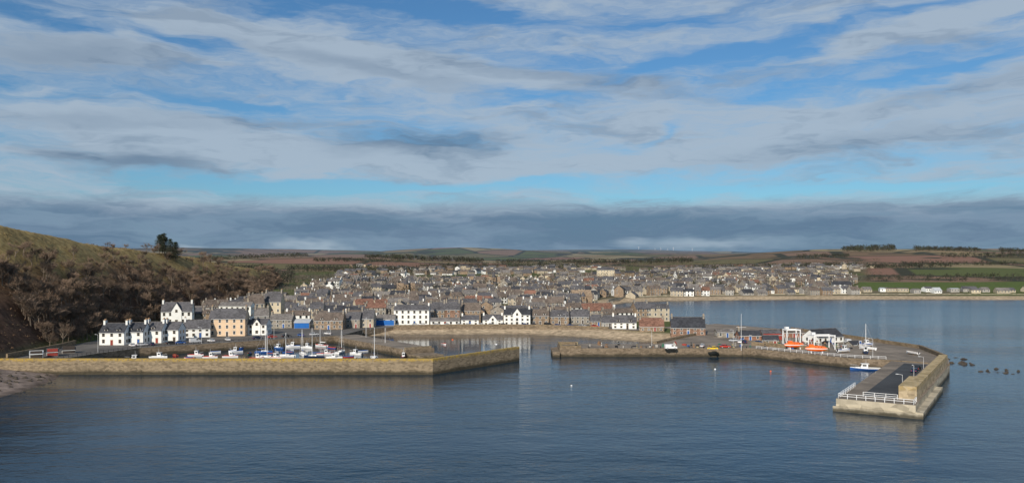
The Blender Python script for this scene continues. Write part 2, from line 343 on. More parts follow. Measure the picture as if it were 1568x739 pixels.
pp=[G(935,467.2),G(962,462),G(1020,459.8),G(1150,457.8),G(1300,457.2),G(1568,457.6),(800,845)]
for (x0,y0),(x1,y1) in zip(pp,pp[1:]):
    b.prism([(x0,y0+16),(x1,y1+16),(x1,y1+17),(x0,y0+17)],2,4.8,'concrete_block','concrete_block')
b.obj('promenade_wall')
# ------------------------------------------------------------------ houses
def window(bw_,x,z,y,w,h,axis='f',tm='trim',sgn=-1):
    if axis=='f':
        y0=y; a,b2=(y0-.06,y0+.02) if sgn<0 else (y0-.02,y0+.06)
        bw_.box(x-w/2-.12,x+w/2+.12,a,b2,z-.1,z+h+.1,tm)
        g=(y0-.085,y0-.061) if sgn<0 else (y0+.061,y0+.085)
        bw_.box(x-w/2,x+w/2,g[0],g[1],z,z+h,'glass')
        g=(y0-.11,y0-.086) if sgn<0 else (y0+.086,y0+.11)
        bw_.box(x-w/2,x+w/2,g[0],g[1],z+h*.48,z+h*.53,tm)
    else:
        a,b2=(y-.06,y+.02) if sgn<0 else (y-.02,y+.06)
        bw_.box(a,b2,x-w/2-.12,x+w/2+.12,z-.1,z+h+.1,tm)
        g=(y-.085,y-.061) if sgn<0 else (y+.061,y+.085)
        bw_.box(g[0],g[1],x-w/2,x+w/2,z,z+h,'glass')
def house(P,w,d,eh,rh,wm,rm,storeys=2,cols=None,chim=2,dorm=0,gable=False,door='door_dark',tm='trim',detail=2,T=None,doors=True,band=None):
    if T:
        for k in ('walls','roof','windows','chimneys','door'): P[k].T(*T)
    wa=P['walls']; ro=P['roof']; wi=P['windows']; ch=P['chimneys']
    x0,x1,y0,y1=-w/2,w/2,-d/2,d/2
    gz=rh-.16
    wa.add([(x0,y0,-1.5),(x1,y0,-1.5),(x1,y1,-1.5),(x0,y1,-1.5),(x0,y0,eh),(x1,y0,eh),(x1,y1,eh),(x0,y1,eh),(x0,0,gz),(x1,0,gz)],
           [(0,1,5,4),(2,3,7,6),(1,2,6,9,5),(3,0,4,8,7)],wm)
    o=.35; sl=(rh-eh)/(d/2); ze=eh-o*sl+.05
    ro.xsec([(y0-o,ze),(0,rh),(y1+o,ze),(y1+o,ze-.16),(0,rh-.2),(y0-o,ze-.16)],x0-.15,x1+.15,rm)
    if detail>=2:
        ro.box(x0-.16,x1+.16,-.12,.12,rh-.02,rh+.1,'grey_tile')
        P['trim'].T(*(T or (0,0,0,0))) ; P['trim'].box(x0,x1,y0-o-.1,y0-o-.003,ze-.22,ze-.08,'trim')
    for i in range(chim):
        cx=x0+.5 if i==0 else (x1-.5 if i==1 else 0)
        ch.box(cx-.42,cx+.42,-.95,.95,rh-1.0,rh+1.1,'granite' if wm!='white_harl' else wm)
        if detail>=2:
            ch.box(cx-.5,cx+.5,-1.05,1.05,rh+1.1,rh+1.25,'stone_trim')
            for k in (-.6,0,.6): ch.cyl((cx,k,rh+1.25),(cx,k,rh+1.75),.15,.12,6,'pot')
    if detail>=1:
        cols=cols or max(2,int(w/2.9)); fh=eh/storeys
        for s_ in range(storeys):
            for c in range(cols):
                x=x0+w*(c+.5)/cols
                if s_==0 and doors and c==cols//2:
                    P['door'].box(x-.65,x+.65,y0-.05,y0+.02,0,2.35,tm); P['door'].box(x-.48,x+.48,y0-.09,y0-.052,0,2.15,door)
                    continue
                window(wi,x,s_*fh+fh*.32,y0,1.0,min(1.55,fh*.52),tm=tm)
                if detail>=2: window(wi,x,s_*fh+fh*.32,y1,1.0,min(1.5,fh*.5),tm=tm,sgn=1)
        for sg,xx in ((-1,x0),(1,x1)):
            for s_ in range(storeys): 
                if detail>=2 or s_>0: window(wi,d*.18,s_*fh+fh*.32,xx,.85,min(1.3,fh*.45),'s',tm,sg); 
                if detail>=2: window(wi,-d*.2,s_*fh+fh*.32,xx,.85,min(1.3,fh*.45),'s',tm,sg)
    for i in range(dorm):
        x=x0+w*(i+.5)/dorm; zb=eh+.15; yb=y0+.55; hh=min(1.6,(rh-eh)*.75); dd=(hh)/sl+.6
        wa.box(x-.75,x+.75,yb,yb+dd,zb-.2,zb+hh*.72,wm if detail<2 else 'trim')
        ro.ysec([(x-.95,zb+hh*.70),(x,zb+hh*1.15),(x+.95,zb+hh*.70),(x+.95,zb+hh*.58),(x-.95,zb+hh*.58)][::-1],yb-.2,yb+dd+.4,rm)
        window(wi,x,zb+.1,yb,1.0,hh*.5,tm=tm)
    if gable:
        gw=min(5,w*.4); zz=eh+(rh-eh)*.95
        wa.add([(-gw/2,y0-.4,-1.5),(gw/2,y0-.4,-1.5),(gw/2,y0-.4,eh),(0,y0-.4,zz),(-gw/2,y0-.4,eh),(-gw/2,y0+.1,-1.5),(gw/2,y0+.1,-1.5),(gw/2,y0+.1,eh),(-gw/2,y0+.1,eh)],[(0,1,2,3,4),(1,6,7,2),(5,0,4,8)],wm)
        ro.ysec([(-gw/2-.3,eh-.15),(0,zz+.22),(gw/2+.3,eh-.15),(gw/2+.3,eh-.3),(0,zz+.05),(-gw/2-.3,eh-.3)][::-1],y0-.7,.0,rm)
        window(wi,0,eh-.6,y0-.4,1.0,1.3,tm=tm)
        for s_ in range(storeys-1): window(wi,0,s_*fh+fh*.32,y0-.4,1.2,1.4,tm=tm)
    if band:
        P['fascia'].T(*(T or (0,0,0,0))); P['fascia'].box(x0+.2,x1-.2,y0-.16,y0-.115,.2,3.0,band)
HS=[
('white_cottage',152,190,350,508,494,'white_harl','dark_slate',dict(dorm=2,storeys=2)),
('white_cottage',190.5,219,354,507,493,'white_harl','dark_slate',dict(dorm=2,chim=2)),
('white_cottage',219.5,247,359,505,492,'white_harl','slate',dict(dorm=1)),
('white_cottage',248,273,363,504,492,'white_harl','slate',dict(chim=1)),
('white_house',243,291,418,476,462,'white_harl','slate',dict(storeys=3,chim=2,rot=.25,gable=True)),
('white_house',277,319,385,502,489,'white_harl','slate',dict(chim=1,rot=.3,depth=7)),
('peach_house',318,374,392,487,472,'peach_harl','slate',dict(storeys=3,chim=2,rot=.1,depth=10)),
('white_cottage',379,408,398,496,487,'white_harl','slate',dict(chim=1,gable=True)),
('white_flats',335,384,470,468,462,'white_harl','grey_tile',dict(chim=0,storeys=3)),
('terraced_house',374,402,490,464,450,'beige_harl','brown_slate',dict(rot=.5,storeys=3)),
('terraced_house',404,430,500,461,446,'cream_harl','slate',dict(storeys=3)),
('stone_house',384,410,440,483,471,'grey_harl','grey_tile',dict(rot=.3)),
('stone_cottage',412,447,440,489,480,'granite','grey_tile',dict()),
('blue_shed',450,474,436,493,488,'grey_harl','metal_roof',dict(chim=0,storeys=1,band='bright_blue',doors=False)),
('stone_house',481,525,430,490,478,'sandstone','brown_slate',dict(chim=2,storeys=2,dorm=2)),
('stone_house',527,551,440,488,477,'granite','slate',dict(chim=1)),
('stone_house',551.5,572,443,487,474,'beige_harl','slate',dict(chim=1)),
('harbour_shop',573,604,456,488,481,'white_harl','grey_tile',dict(chim=1,storeys=2,band='bright_blue',doors=False)),
('white_hotel',603,657,461,474,466,'white_harl','slate',dict(chim=2,storeys=3)),
('stone_tenement',658,681,474,474,462,'sandstone','slate',dict(storeys=3)),
('stone_tenement',681.5,704,474,473,461,'redstone','slate',dict(storeys=3)),
('white_cottage',659,704,459,491,486,'white_harl','grey_tile',dict(storeys=1,chim=0)),
('white_cottage',706,733,459,489,482,'white_harl','slate',dict(chim=1)),
('stone_tenement',706,736,482,475,463,'sandstone','brown_slate',dict(storeys=3)),
('white_cottage',739,770,459,489,481,'white_harl','slate',dict(gable=True)),
('white_inn',771.5,812,457,481,471,'white_harl','dark_slate',dict(gable=True,storeys=3)),
('stone_house',813,841,462,483,473,'sandstone','brown_slate',dict(dorm=2)),
('stone_house',842,871,464,484,474,'sandstone','slate',dict(dorm=1)),
('stone_house',873,904,470,484,473,'granite','slate',dict()),
('stone_house',904,921,452,491,481,'sandstone','slate',dict(chim=1)),
('stone_house',921.5,938,447,493,482,'grey_harl','slate',dict(chim=1)),
('white_house',938,977,434,493,482,'white_harl','slate',dict(rot=-.12,dorm=2)),
('stone_house',980,1019,420,499,486,'sandstone','red_tile',dict(rot=-.1,dorm=0)),
('stone_warehouse',1029,1084,397,501,485,'redstone','dark_slate',dict(rot=-.15,storeys=2,depth=11)),
('brick_shed',1098,1130,385,508,503,'granite','grey_tile',dict(chim=0,storeys=1,depth=6)),
('brick_shed',1132,1166,372,513,505,'brick','dark_slate',dict(chim=1,storeys=1,depth=7)),
('brick_shed',1168,1198,372,512,504,'redstone','slate',dict(chim=0,storeys=1,depth=8,band='door_red',doors=False)),
('white_boathouse',1236,1296,360,515,503,'white_harl','dark_slate',dict(chim=0,storeys=1,rot=.45,depth=9)),
('brick_shed',1200,1232,385,509,503,'brick','brown_slate',dict(chim=0,storeys=1)),
('stone_shed',1170,1196,350,520,513,'sandstone','dark_slate',dict(chim=0,storeys=1,depth=6,rot=-.2)),
('stone_shed',1300,1322,345,527,521,'granite','dark_slate',dict(chim=0,storeys=1,depth=5,rot=.3)),
('storage_shed',40,62,300,541,536,'white_harl','metal_roof',dict(chim=0,storeys=1,depth=4,rot=.5,band='door_dark',doors=False)),
('storage_shed',66,86,308,538,534,'grey_harl','dark_slate',dict(chim=0,storeys=1,depth=4,rot=.5,band='door_red',doors=False)),
('storage_shed',90,112,318,535,531,'grey_harl','dark_slate',dict(chim=0,storeys=1,depth=4,rot=.5,band='door_dark',doors=False)),
]
FOOT=[]
for nm,pl,pr_,Y,pe,pg,wm,rm,o in HS:
    x=((pl+pr_)/2-784)/F*Y; w=(pr_-pl)/F*Y; dp=o.pop('depth',8.5); rot=o.pop('rot',0.0)
    w=max(3.2,(w-abs(math.sin(rot))*dp*.8)/max(.6,math.cos(rot)))
    yc=Y+dp/2; zg=max(QZ,H(x,yc))
    if nm=='storage_shed': zg=QZ
    eh=ZAT(pe,Y)-zg; rh=ZAT(pg,yc)-zg
    if rh<eh+1: rh=eh+1
    st_=o.pop('storeys',2); P=PD()
    house(P,w-.05,dp,eh,rh,wm,rm,storeys=st_,door=random.choice(['door_blue','door_red','door_dark']),tm='trim' if wm!='white_harl' else 'stone_trim',**o)
    parts(nm,P,(x,yc,zg),rot); FOOT.append((x,yc,max(w,dp)/2+5))
P=PD()
cand=[]
y=482.0
while y<2000:
    step=16 if y<900 else (24 if y<1400 else 34)
    x=-330.0 if y<1300 else -520
    while x<900:
        blk=int(vn(math.floor(x/80)*80.,math.floor(y/90)*90.,1,4)*1000)
        ang=((blk%7)-3)*.13+(1.57 if blk%5==0 else 0)
        w=U(8,15) if y<1300 else U(9,20)
        if R()<.06: w*=1.7
        cand.append((x+U(-1.5,1.5),y+U(-4,4)+12*math.sin(x/70.),w,ang)); x+=w+ (U(0,2) if R()<.6 else U(6,24)) + (7 if y>1000 else 0)
    y+=step
ca_=np.array([(c[0],c[1]) for c in cand]); hz,sd,tt=height(ca_[:,0],ca_[:,1],True)
dens=vn(ca_[:,0],ca_[:,1],110,77)
for i,(x,y,w,ang) in enumerate(cand):
    if sd[i]<20 or tt[i]>-.12: continue
    u=x/y
    if u>.425: continue
    if y>700 and u<-.275+min(.06,(y-700)*.0001): continue
    if y>1650 and dens[i]<.55: continue
    if y>1250 and dens[i]<.45: continue
    if y>850 and dens[i]<.36: continue
    if y>560 and dens[i]<.24: continue
    if any((x-a)**2+(y-b_)**2<(r+3)**2 for a,b_,r in FOOT): continue
    dp=U(7,10.5); storeys=random.choice([2,2,3]) if y<600 else random.choice([1,2,2,3 if R()<.3 else 2])
    eh=storeys*2.6+U(0,.5); rh=eh+dp*.5*U(.55,.9)
    r=R()
    wm=('sandstone' if r<.25 else 'granite' if r<.47 else 'beige_harl' if r<.64 else 'grey_harl' if r<.80 else 'white_harl' if r<.92 else 'cream_harl')
    if u>.2 and y>900 and R()<.2: wm='white_harl'
    r=R(); rm='slate' if r<.36 else 'brown_slate' if r<.68 else 'grey_tile' if r<.86 else 'dark_slate' if r<.96 else 'red_tile'
    near=y<800
    house(P,w,dp,eh,rh,wm,rm,storeys=storeys,chim=random.choice([1,2,2]) if y<1400 else 0,dorm=(random.choice([0,0,1,2]) if near else 0),detail=1 if y<1100 else 0,T=(x,y,float(hz[i]),ang),tm='trim' if wm!='white_harl' else 'glass')
e=empty('town_houses')
for k,b in P.items():
    if b.f: b.obj(k,parent=e)
def block(name,px0,px1,Y,pyt,pyb,wm,rm,st):
    x=((px0+px1)/2-784)/F*Y; w=(px1-px0)/F*Y; zg=H(x,Y); P=PD(); eh=ZAT(pyt,Y)-zg
    house(P,w,14,eh-2,eh+1.5,wm,rm,storeys=st,cols=max(3,int(w/4)),chim=2); parts(name,P,(x,Y,zg),0)
block('school_building',914,940,1250,411,430,'cream_harl','slate',4)
block('church_hall',850,882,1050,438,446,'white_harl','grey_tile',2)
block('white_flats',535,590,620,460,470,'white_harl','grey_tile',3)
block('white_flats',1040,1066,1300,418,430,'white_harl','dark_slate',3)
block('hotel_building',806,846,760,447,460,'beige_harl','slate',3)
def steeple(px,Y,pyt,h0=16):
    x=(px-784)/F*Y; zg=H(x,Y); zt=ZAT(pyt,Y)-zg; P=PD()
    P['tower'].box(-2.2,2.2,-2.2,2.2,-1,zt*.6,'sandstone'); P['spire'].cyl((0,0,zt*.6),(0,0,zt),2.6,.1,8,'slate')
    for a in (-1,1):
        P['tower'].box(-.6,.6,a*2.25-.06,a*2.25+.06,zt*.42,zt*.54,'glass')
    P['nave'].xsec([(2.5,-1),(2.5,7),(7,12),(11.5,7),(11.5,-1)],-9,9,'sandstone'); parts('church_steeple',P,(x,Y,zg),.2)
steeple(622,800,424); steeple(893,700,446); steeple(756,1000,415)
P=PD()
for k in range(22):
    px=1180+k*18.5+U(-8,8); Y=U(880,905); x=(px-784)/F*Y
    w=U(8,20); zg=H(x,Y); house(P,w,8,U(2.4,4),U(4.4,6.4),random.choice(['white_harl','cream_harl','grey_harl','beige_harl']),random.choice(['grey_tile','slate','metal_roof','brown_slate']),storeys=1,chim=0,detail=1,T=(x,Y,zg,U(-.2,.2)),doors=False)
e=empty('seafront_buildings')
for k,b in P.items():
    if b.f: b.obj(k,parent=e)
P=PD()
for row in range(5):
    for k in range(16):
        px=1085+k*14+row*9; Y=1330+row*95; x=(px-784)/F*Y; zg=H(x,Y)
        if R()<.6: house(P,U(12,20),8,5.2,8,random.choice(['white_harl','cream_harl','grey_harl','beige_harl']),random.choice(['grey_tile','brown_slate','slate']),chim=0,detail=0,T=(x,Y+U(-15,15),zg,.1))
e=empty('hillside_estate')
for k,b in P.items():
    if b.f: b.obj(k,parent=e)
# ------------------------------------------------------------------ boats
def hull(b,L,bm,h,mat,deckm,stripe=None):
    rings=[];n=9
    for i in range(n):
        s=i/(n-1); x=-L/2+L*s
        w=bm/2*(.82+.18*math.sin(min(1,s*1.6)*math.pi/2)) if s<.5 else bm/2*max(.02,(1-((s-.5)/.5)**2.3))
        sh=h*(1+.35*max(0,s-.4)**1.5*2); kz=-.35+ .3*max(0,s-.75)*4*.5
        rings.append([(x,-w,sh),(x,-w*.97,sh*.55),(x,-w*.75,0),(x,0,kz),(x,w*.75,0),(x,w*.97,sh*.55),(x,w,sh)])
    b.loft(rings,mat); b.add(rings[0],[(0,1,2,3,4,5,6)],mat)
    dk=[]
    for r in rings: dk.append([(r[0][0],r[0][1]*.92,r[0][2]-.12),(r[0][0],r[6][1]*.92,r[0][2]-.12)])
    b.loft(dk,deckm)
    for sg in (0,6):
        b.loft([[ (r[sg][0],r[sg][1]*.92,r[sg][2]-.12),(r[sg][0],r[sg][1]*.92,r[sg][2]+.05),(r[sg][0],r[sg][1]*1.03,r[sg][2]+.05),(r[sg][0],r[sg][1]*1.03,r[sg][2]-.1)] for r in rings],stripe or mat)
def boat(kind,x,y,rot,L=7,mat='white_paint',stripe=None,z=0):
    P=PD(); bm=L*.34; h=.75 if kind!='open' else .5
    hull(P['hull'],L,bm,h,mat,'deck' if kind!='open' else 'wood',stripe)
    if kind=='motor':
        c=P['wheelhouse']; c.add([(-L*.05,-bm*.3,.6),(L*.2,-bm*.28,.6),(L*.2,bm*.28,.6),(-L*.05,bm*.3,.6),(-L*.05,-bm*.27,2.3),(L*.13,-bm*.25,2.3),(L*.13,bm*.25,2.3),(-L*.05,bm*.27,2.3)],[(4,5,6,7),(0,1,5,4),(1,2,6,5),(2,3,7,6),(3,0,4,7)],'white_paint')
        c.box(-L*.09,L*.16,-bm*.31,bm*.31,2.3,2.4,'white_paint')
        c.box(L*.0,L*.12,-bm*.31,-bm*.285,1.5,2.05,'glass'); c.box(L*.0,L*.12,bm*.285,bm*.31,1.5,2.05,'glass'); c.box(-L*.055,-L*.052,-bm*.2,bm*.2,1.2,2.1,'glass')
        c.add([(L*.185,-bm*.22,1.45),(L*.185,bm*.22,1.45),(L*.15,bm*.2,2.1),(L*.15,-bm*.2,2.1)],[(0,1,2,3)],'glass')
        c.box(L*.2,L*.34,-bm*.2,bm*.2,.6,1.1,'white_paint')
        P['mast'].cyl((0,0,2.3),(0,0,4.0),.05,.03,5,'alu'); P['mast'].cyl((0,-.5,3.2),(0,.5,3.2),.03,.03,4,'alu')
        P['rail'].cyl((L*.25,-bm*.42,1.7),(L*.5,0,1.9),.03,.03,4,'alu'); P['rail'].cyl((L*.25,bm*.42,1.7),(L*.5,0,1.9),.03,.03,4,'alu')
        P['outboard'].box(-L/2-.3,-L/2+.02,-.2,.2,.1,1.1,'black_paint')
    elif kind=='sail':
        c=P['cabin']; c.loft([[(-L*.12,-bm*.3,.6),(-L*.12,-bm*.24,1.15),(-L*.12,bm*.24,1.15),(-L*.12,bm*.3,.6)],[(L*.12,-bm*.27,.6),(L*.12,-bm*.2,1.1),(L*.12,bm*.2,1.1),(L*.12,bm*.27,.6)],[(L*.28,-bm*.12,.8),(L*.28,-bm*.08,.9),(L*.28,bm*.08,.9),(L*.28,bm*.12,.8)]],'white_paint',caps=True)
        c.box(-L*.08,L*.06,-bm*.292,-bm*.275,.85,1.0,'glass'); c.box(-L*.08,L*.06,bm*.275,bm*.292,.85,1.0,'glass')
        mh=L*1.45; mp=P['mast']; mp.cyl((L*.1,0,.6),(L*.1,0,mh),.11,.08,6,'white_paint'); mp.cyl((L*.1,-.7,mh*.6),(L*.1,.7,mh*.6),.03,.03,4,'alu')
        P['boom'].cyl((L*.1,0,1.9),(-L*.35,0,1.95),.05,.05,5,'alu'); P['sail_cover'].cyl((L*.09,0,2.08),(-L*.34,0,2.08),.2,.13,7,random.choice(['canvas_blue','canvas_blue','white_paint','door_red']))
        for q_ in ((L*.49,0,.9),(-L*.49,0,.8)): P['stays'].cyl((L*.1,0,mh-.1),q_,.02,.02,3,'alu')
        for sg in (-1,1): P['stays'].cyl((L*.1,0,mh*.95),(L*.08,sg*bm*.45,.8),.02,.02,3,'alu')
        P['rudder'].box(-L/2-.25,-L/2+.01,-.04,.04,-.2,.7,'white_paint')
    else:
        for t in (-.25,0,.22): P['thwarts'].box(L*t-.12,L*t+.12,-bm*.42,bm*.42,.42,.47,'wood')
        P['outboard'].box(-L/2-.25,-L/2+.02,-.14,.14,.0,.85,'black_paint')
        if R()<.4: P['canopy'].loft([[(-L*.3,-bm*.45,.45),(-L*.3,0,.8),(-L*.3,bm*.45,.45)],[(L*.3,-bm*.35,.55),(L*.3,0,.9),(L*.3,bm*.35,.55)]],'canvas_blue')
    if z>.5:
        for t in (-.25,.2):
            for sg in (-1,1): P['props'].cyl((L*t,sg*bm*.55,-.45),(L*t,sg*bm*.3,.2),.07,.07,4,'wood')
    nm={'motor':'fishing_boat','sail':'sailing_boat','open':'rowing_boat'}[kind]
    return parts(nm,P,(x,y,z),rot,smooth=())
BT=[('motor',207,552,8,'yellow_paint'),('motor',243,548,7.5,'white_paint'),('open',268,545,5,'red_paint'),('motor',300,545,6.5,'white_paint'),('motor',353,547,6.5,'white_paint'),
('sail',412,548,8,'white_paint'),('motor',422,549,7.5,'white_paint'),('sail',404,540,7.5,'blue_paint'),('sail',463,543,7.5,'white_paint'),('open',441,540,5,'blue_paint'),('sail',481,547,8.5,'navy_paint'),
('motor',498,543,7,'white_paint'),('sail',522,540,7.5,'white_paint'),('sail',563,527,9,'white_paint'),('sail',573,549,9,'white_paint'),('open',611,541,5.5,'yellow_paint'),('open',640,541,5,'yellow_paint'),
('open',330,539,4.5,'white_paint'),('motor',372,534,6.5,'blue_paint'),('motor',449,531,6.5,'white_paint'),('open',382,542,4.5,'green_paint'),('motor',545,543,6.5,'white_paint'),('open',508,533,5,'blue_paint'),
('sail',592,536,7,'white_paint'),('motor',427,534,6.5,'blue_paint'),('open',290,549,4.5,'white_paint'),('motor',322,548,6,'white_paint'),('motor',393,550,6,'white_paint'),('sail',440,546,7,'white_paint'),
('motor',470,533,6,'white_paint'),('open',532,547,5,'red_paint'),('motor',361,539,6,'white_paint'),('sail',492,530,7,'white_paint'),('open',556,538,4.5,'white_paint'),('motor',618,548,6,'navy_paint'),('open',680,527,5,'white_paint'),('motor',512,549,6.5,'white_paint')]
for k,px,py,L,mt in BT:
    x,y=G(px,py); boat(k,x,y,random.choice([0,math.pi])+U(-.5,.5) if R()<.7 else U(0,6.28),L,mt,stripe=random.choice([None,'blue_paint','red_paint',None]))
x,y=G(1341,586); boat('motor',x,y,.95,10,'white_paint','blue_paint')
x,y=G(1326,566); boat('motor',x,y,2.9,11,'blue_paint','white_paint')
for x,y,r,k,c in [(133,322,.4,'motor','white_paint'),(140,318,1.2,'motor','navy_paint'),(146,330,2.2,'sail','white_paint'),(152,345,.2,'motor','white_paint'),(112,352,.9,'open','blue_paint'),(157,315,1.9,'open','white_paint'),(118,341,2.8,'motor','white_paint')]:
    boat(k,x,y,r,U(5.5,8),c,random.choice([None,'blue_paint']),z=QZ+.45)
def lifeboat(x,y,rot,L=8):
    P=PD(); rings=[]
    for i in range(13):
        s=i/12; r=max(.04,math.sin(math.pi*min(1,max(0,.03+s*.94)))**.55); X=-L/2+L*s
        rings.append([(X,math.cos(a)*1.35*r,1.75+math.sin(a)*(1.25 if math.sin(a)>0 else 1.2)*r) for a in [2*math.pi*k/12 for k in range(12)]])
    P['hull'].loft(rings,'orange_paint',closed=True,caps=True)
    P['fender'].loft([[(r[0][0],r[0][1]*1.04,1.65),(r[0][0],r[0][1]*1.04,1.9)] for r in rings],'white_paint'); P['fender'].loft([[(r[0][0],-r[0][1]*1.04,1.65),(r[0][0],-r[0][1]*1.04,1.9)] for r in rings],'white_paint')
    P['conning_tower'].box(-L*.33,-L*.12,-.6,.6,2.7,3.45,'orange_paint'); P['conning_tower'].box(-L*.335,-L*.115,-.5,.5,3.0,3.3,'glass')
    for t in (-.05,.08,.21): P['portholes'].cyl((L*t,-1.25,2.35),(L*t,-1.12,2.42),.17,.17,8,'glass')
    for t in (-.25,.25):
        P['cradle'].box(L*t-.15,L*t+.15,-1.3,1.3,0,.75,'white_paint')
    parts('lifeboat',P,(x,y,QZ),rot,smooth=('hull',))
x,y=G(1216,534,QZ); lifeboat(x,y,.1,8.5); x,y=G(1250,540,QZ); lifeboat(x,y,-.15,8.5)
def gantry(x,y,rot,w,d_,h):
    P=PD(); f=P['frame']
    for a in (-w/2,w/2):
        for c in (-d_/2,d_/2): f.box(a-.18,a+.18,c-.18,c+.18,0,h,'white_paint')
        f.box(a-.15,a+.15,-d_/2+.185,d_/2-.185,h-.5,h-.1,'white_paint')
        f.cyl((a,-d_/2,.3),(a,d_/2,h-.5),.08,.08,4,'white_paint')
    for c in (-d_/2,d_/2): f.box(-w/2+.185,w/2-.185,c-.15,c+.15,h-.45,h-.05,'white_paint')
    f.box(-w/2,-w/2+1.5,-.7,.7,h,h+1.0,'white_paint')
    parts('boat_hoist',P,(x,y,QZ),rot)
x,y=G(1258,534,QZ); gantry(x,y,.1,9,5,6); x,y=G(1212,528,QZ); gantry(x,y,.1,6,4,7)
# ------------------------------------------------------------------ cars / vans
def car(x,y,z,rot,mat,van=False,L=4.3):
    P=PD(); w=.86
    bd=P['body']
    if van:
        L=5.0; sec=[(-L/2,.35),(L/2,.35),(L/2,.95),(L/2-.9,1.15),(L/2-1.6,2.0),(-L/2,2.05)]
        bd.ysec(sec,-.95,.95,mat); P['windows'].add([(L/2-.97,-.85,1.2),(L/2-.97,.85,1.2),(L/2-1.55,.8,1.93),(L/2-1.55,-.8,1.93)],[(0,1,2,3)],'glass')
        for s_ in (-1,1): P['windows'].box(L/2-2.4,L/2-1.5,s_*.955-.01,s_*.955+.01,1.25,1.8,'glass')
    else:
        sec=[(-L/2,.35),(L/2,.35),(L/2+.02,.7),(L/2-.25,.82),(L/2-1.05,.95),(-L/2+.3,1.0),(-L/2,.85)]
        bd.ysec(sec,-w,w,mat)
        g=[(L/2-1.15,.955),(L/2-1.8,1.4),(-L/2+.9,1.42),(-L/2+.35,1.0)]
        P['windows'].ysec(g,-w+.08,w-.08,'glass')
        bd.box(-L/2+.85,L/2-1.8,-w+.1,w-.1,1.41,1.47,mat)
        for s_ in (-1,1):
            for t in (-.1,): bd.box(t-.05,t+.05,s_*(w-.075)-.01,s_*(w-.075)+.01,.98,1.42,mat)
    for t in (-L*.31,L*.32):
        for s_ in (-1,1): P['wheels'].cyl((t,s_*.7,.32),(t,s_*(.98 if van else .9),.32),.33,.33,12,'rubber'); P['wheels'].cyl((t,s_*.9,.32),(t,s_*(.99 if van else .91),.32),.18,.18,8,'silver')
    P['lights'].box(L/2-.06,L/2+.03,-.75,-.45,.6,.75,'white_paint'); P['lights'].box(L/2-.06,L/2+.03,.45,.75,.6,.75,'white_paint'); P['lights'].box(-L/2-.02,-L/2+.05,-.8,-.5,.6,.8,'red_paint'); P['lights'].box(-L/2-.02,-L/2+.05,.5,.8,.6,.8,'red_paint')
    parts('parked_van' if van else 'parked_car',P,(x,y,z),rot)
cols_=['white_paint','silver','navy_paint','red_paint','black_paint','blue_paint','silver','white_paint']
car(*G(1027,534,QZ),QZ,.1,'white_paint',True); car(*G(1091,535,QZ),QZ,3.0,'yellow_paint'); car(*G(1110,532,QZ),QZ,0,'red_paint'); car(*G(1076,531,QZ),QZ,1.2,'silver')
x,y=bw(68,W-8); car(x,y,3.315,.95,'navy_paint'); x,y=bw(75,W-8); car(x,y,3.315,.95,'black_paint')
for i in range(16):
    t=i/15; x=np.interp(t,[0,.35,1],[-163,-146,-92]); y=np.interp(t,[0,.35,1],[342,354,398])+2.5
    if i in (3,9): continue
    car(x,y+U(-.5,.5),QZ,U(-.15,.15)+.68+(0 if R()<.6 else 1.57),cols_[i%8],R()<.15)
for i in range(18):
    x=-62+i*6.3+U(-1,1); 
    if R()<.75: car(x,456.2-(max(0,x-6)*.28),QZ,U(-.1,.1),random.choice(cols_),R()<.15)
for i in range(9): car(U(100,150),U(353,375),QZ,U(0,6),random.choice(cols_),R()<.3)
def lamp(x,y,z,h=7):
    P=PD(); P['post'].cyl((0,0,0),(0,0,h),.08,.05,6,'alu'); P['arm'].cyl((0,0,h),(1.2,0,h+.2),.05,.04,5,'alu'); P['head'].box(1.0,1.7,-.15,.15,h+.1,h+.25,'silver'); parts('street_lamp',P,(x,y,z),U(0,6))
for x,y in [(-166,322),(-158,342),(-138,357),(-112,378),(-90,398),(-60,451),(-30,455),(0,455),(30,448),(60,345),(95,345),(122,320),(137,305)]: lamp(x,y,QZ)
for l in (20,45,70): x,y=bw(l,W-5.6); lamp(x,y,3.3,5)
x,y=G(1135,536,QZ); P=PD(); P['pole'].cyl((0,0,0),(0,0,15),.10,.05,8,'white_paint'); P['yard'].cyl((-2,0,9.5),(2,0,9.5),.06,.06,5,'white_paint'); parts('flagpole',P,(x,y,QZ))
b=B()
for i in range(120):
    px=random.choice([U(870,1150),U(1165,1290),U(1165,1290)]); x=(px-784)/F*345; y=U(339,352) if x<100 else U(332,360)
    s_=U(.3,.75); b.T(x,y,QZ,U(0,3)); mt=random.choice(['deck','rope','rope','wood','wood','black_paint','grey_harl','black_paint','blue_paint','green_paint','door_red'])
    b.box(-s_,s_,-s_*.6,s_*.6,0,U(.3,1.0),mt)
    if R()<.5: b.box(-s_*.7,s_*.5,-s_*.4,s_*.5,1.003,1.5,mt)
b.T(); b.obj('lobster_creels_and_fish_boxes')
b=B()
for px in range(880,1160,22):
    x=(px-784)/F*337; b.cyl((x,338,QZ),(x,338,QZ+.6),.22,.18,8,'black_paint'); b.cyl((x,338,QZ+.6),(x,338,QZ+.75),.28,.28,8,'black_paint')
b.obj('mooring_bollards')
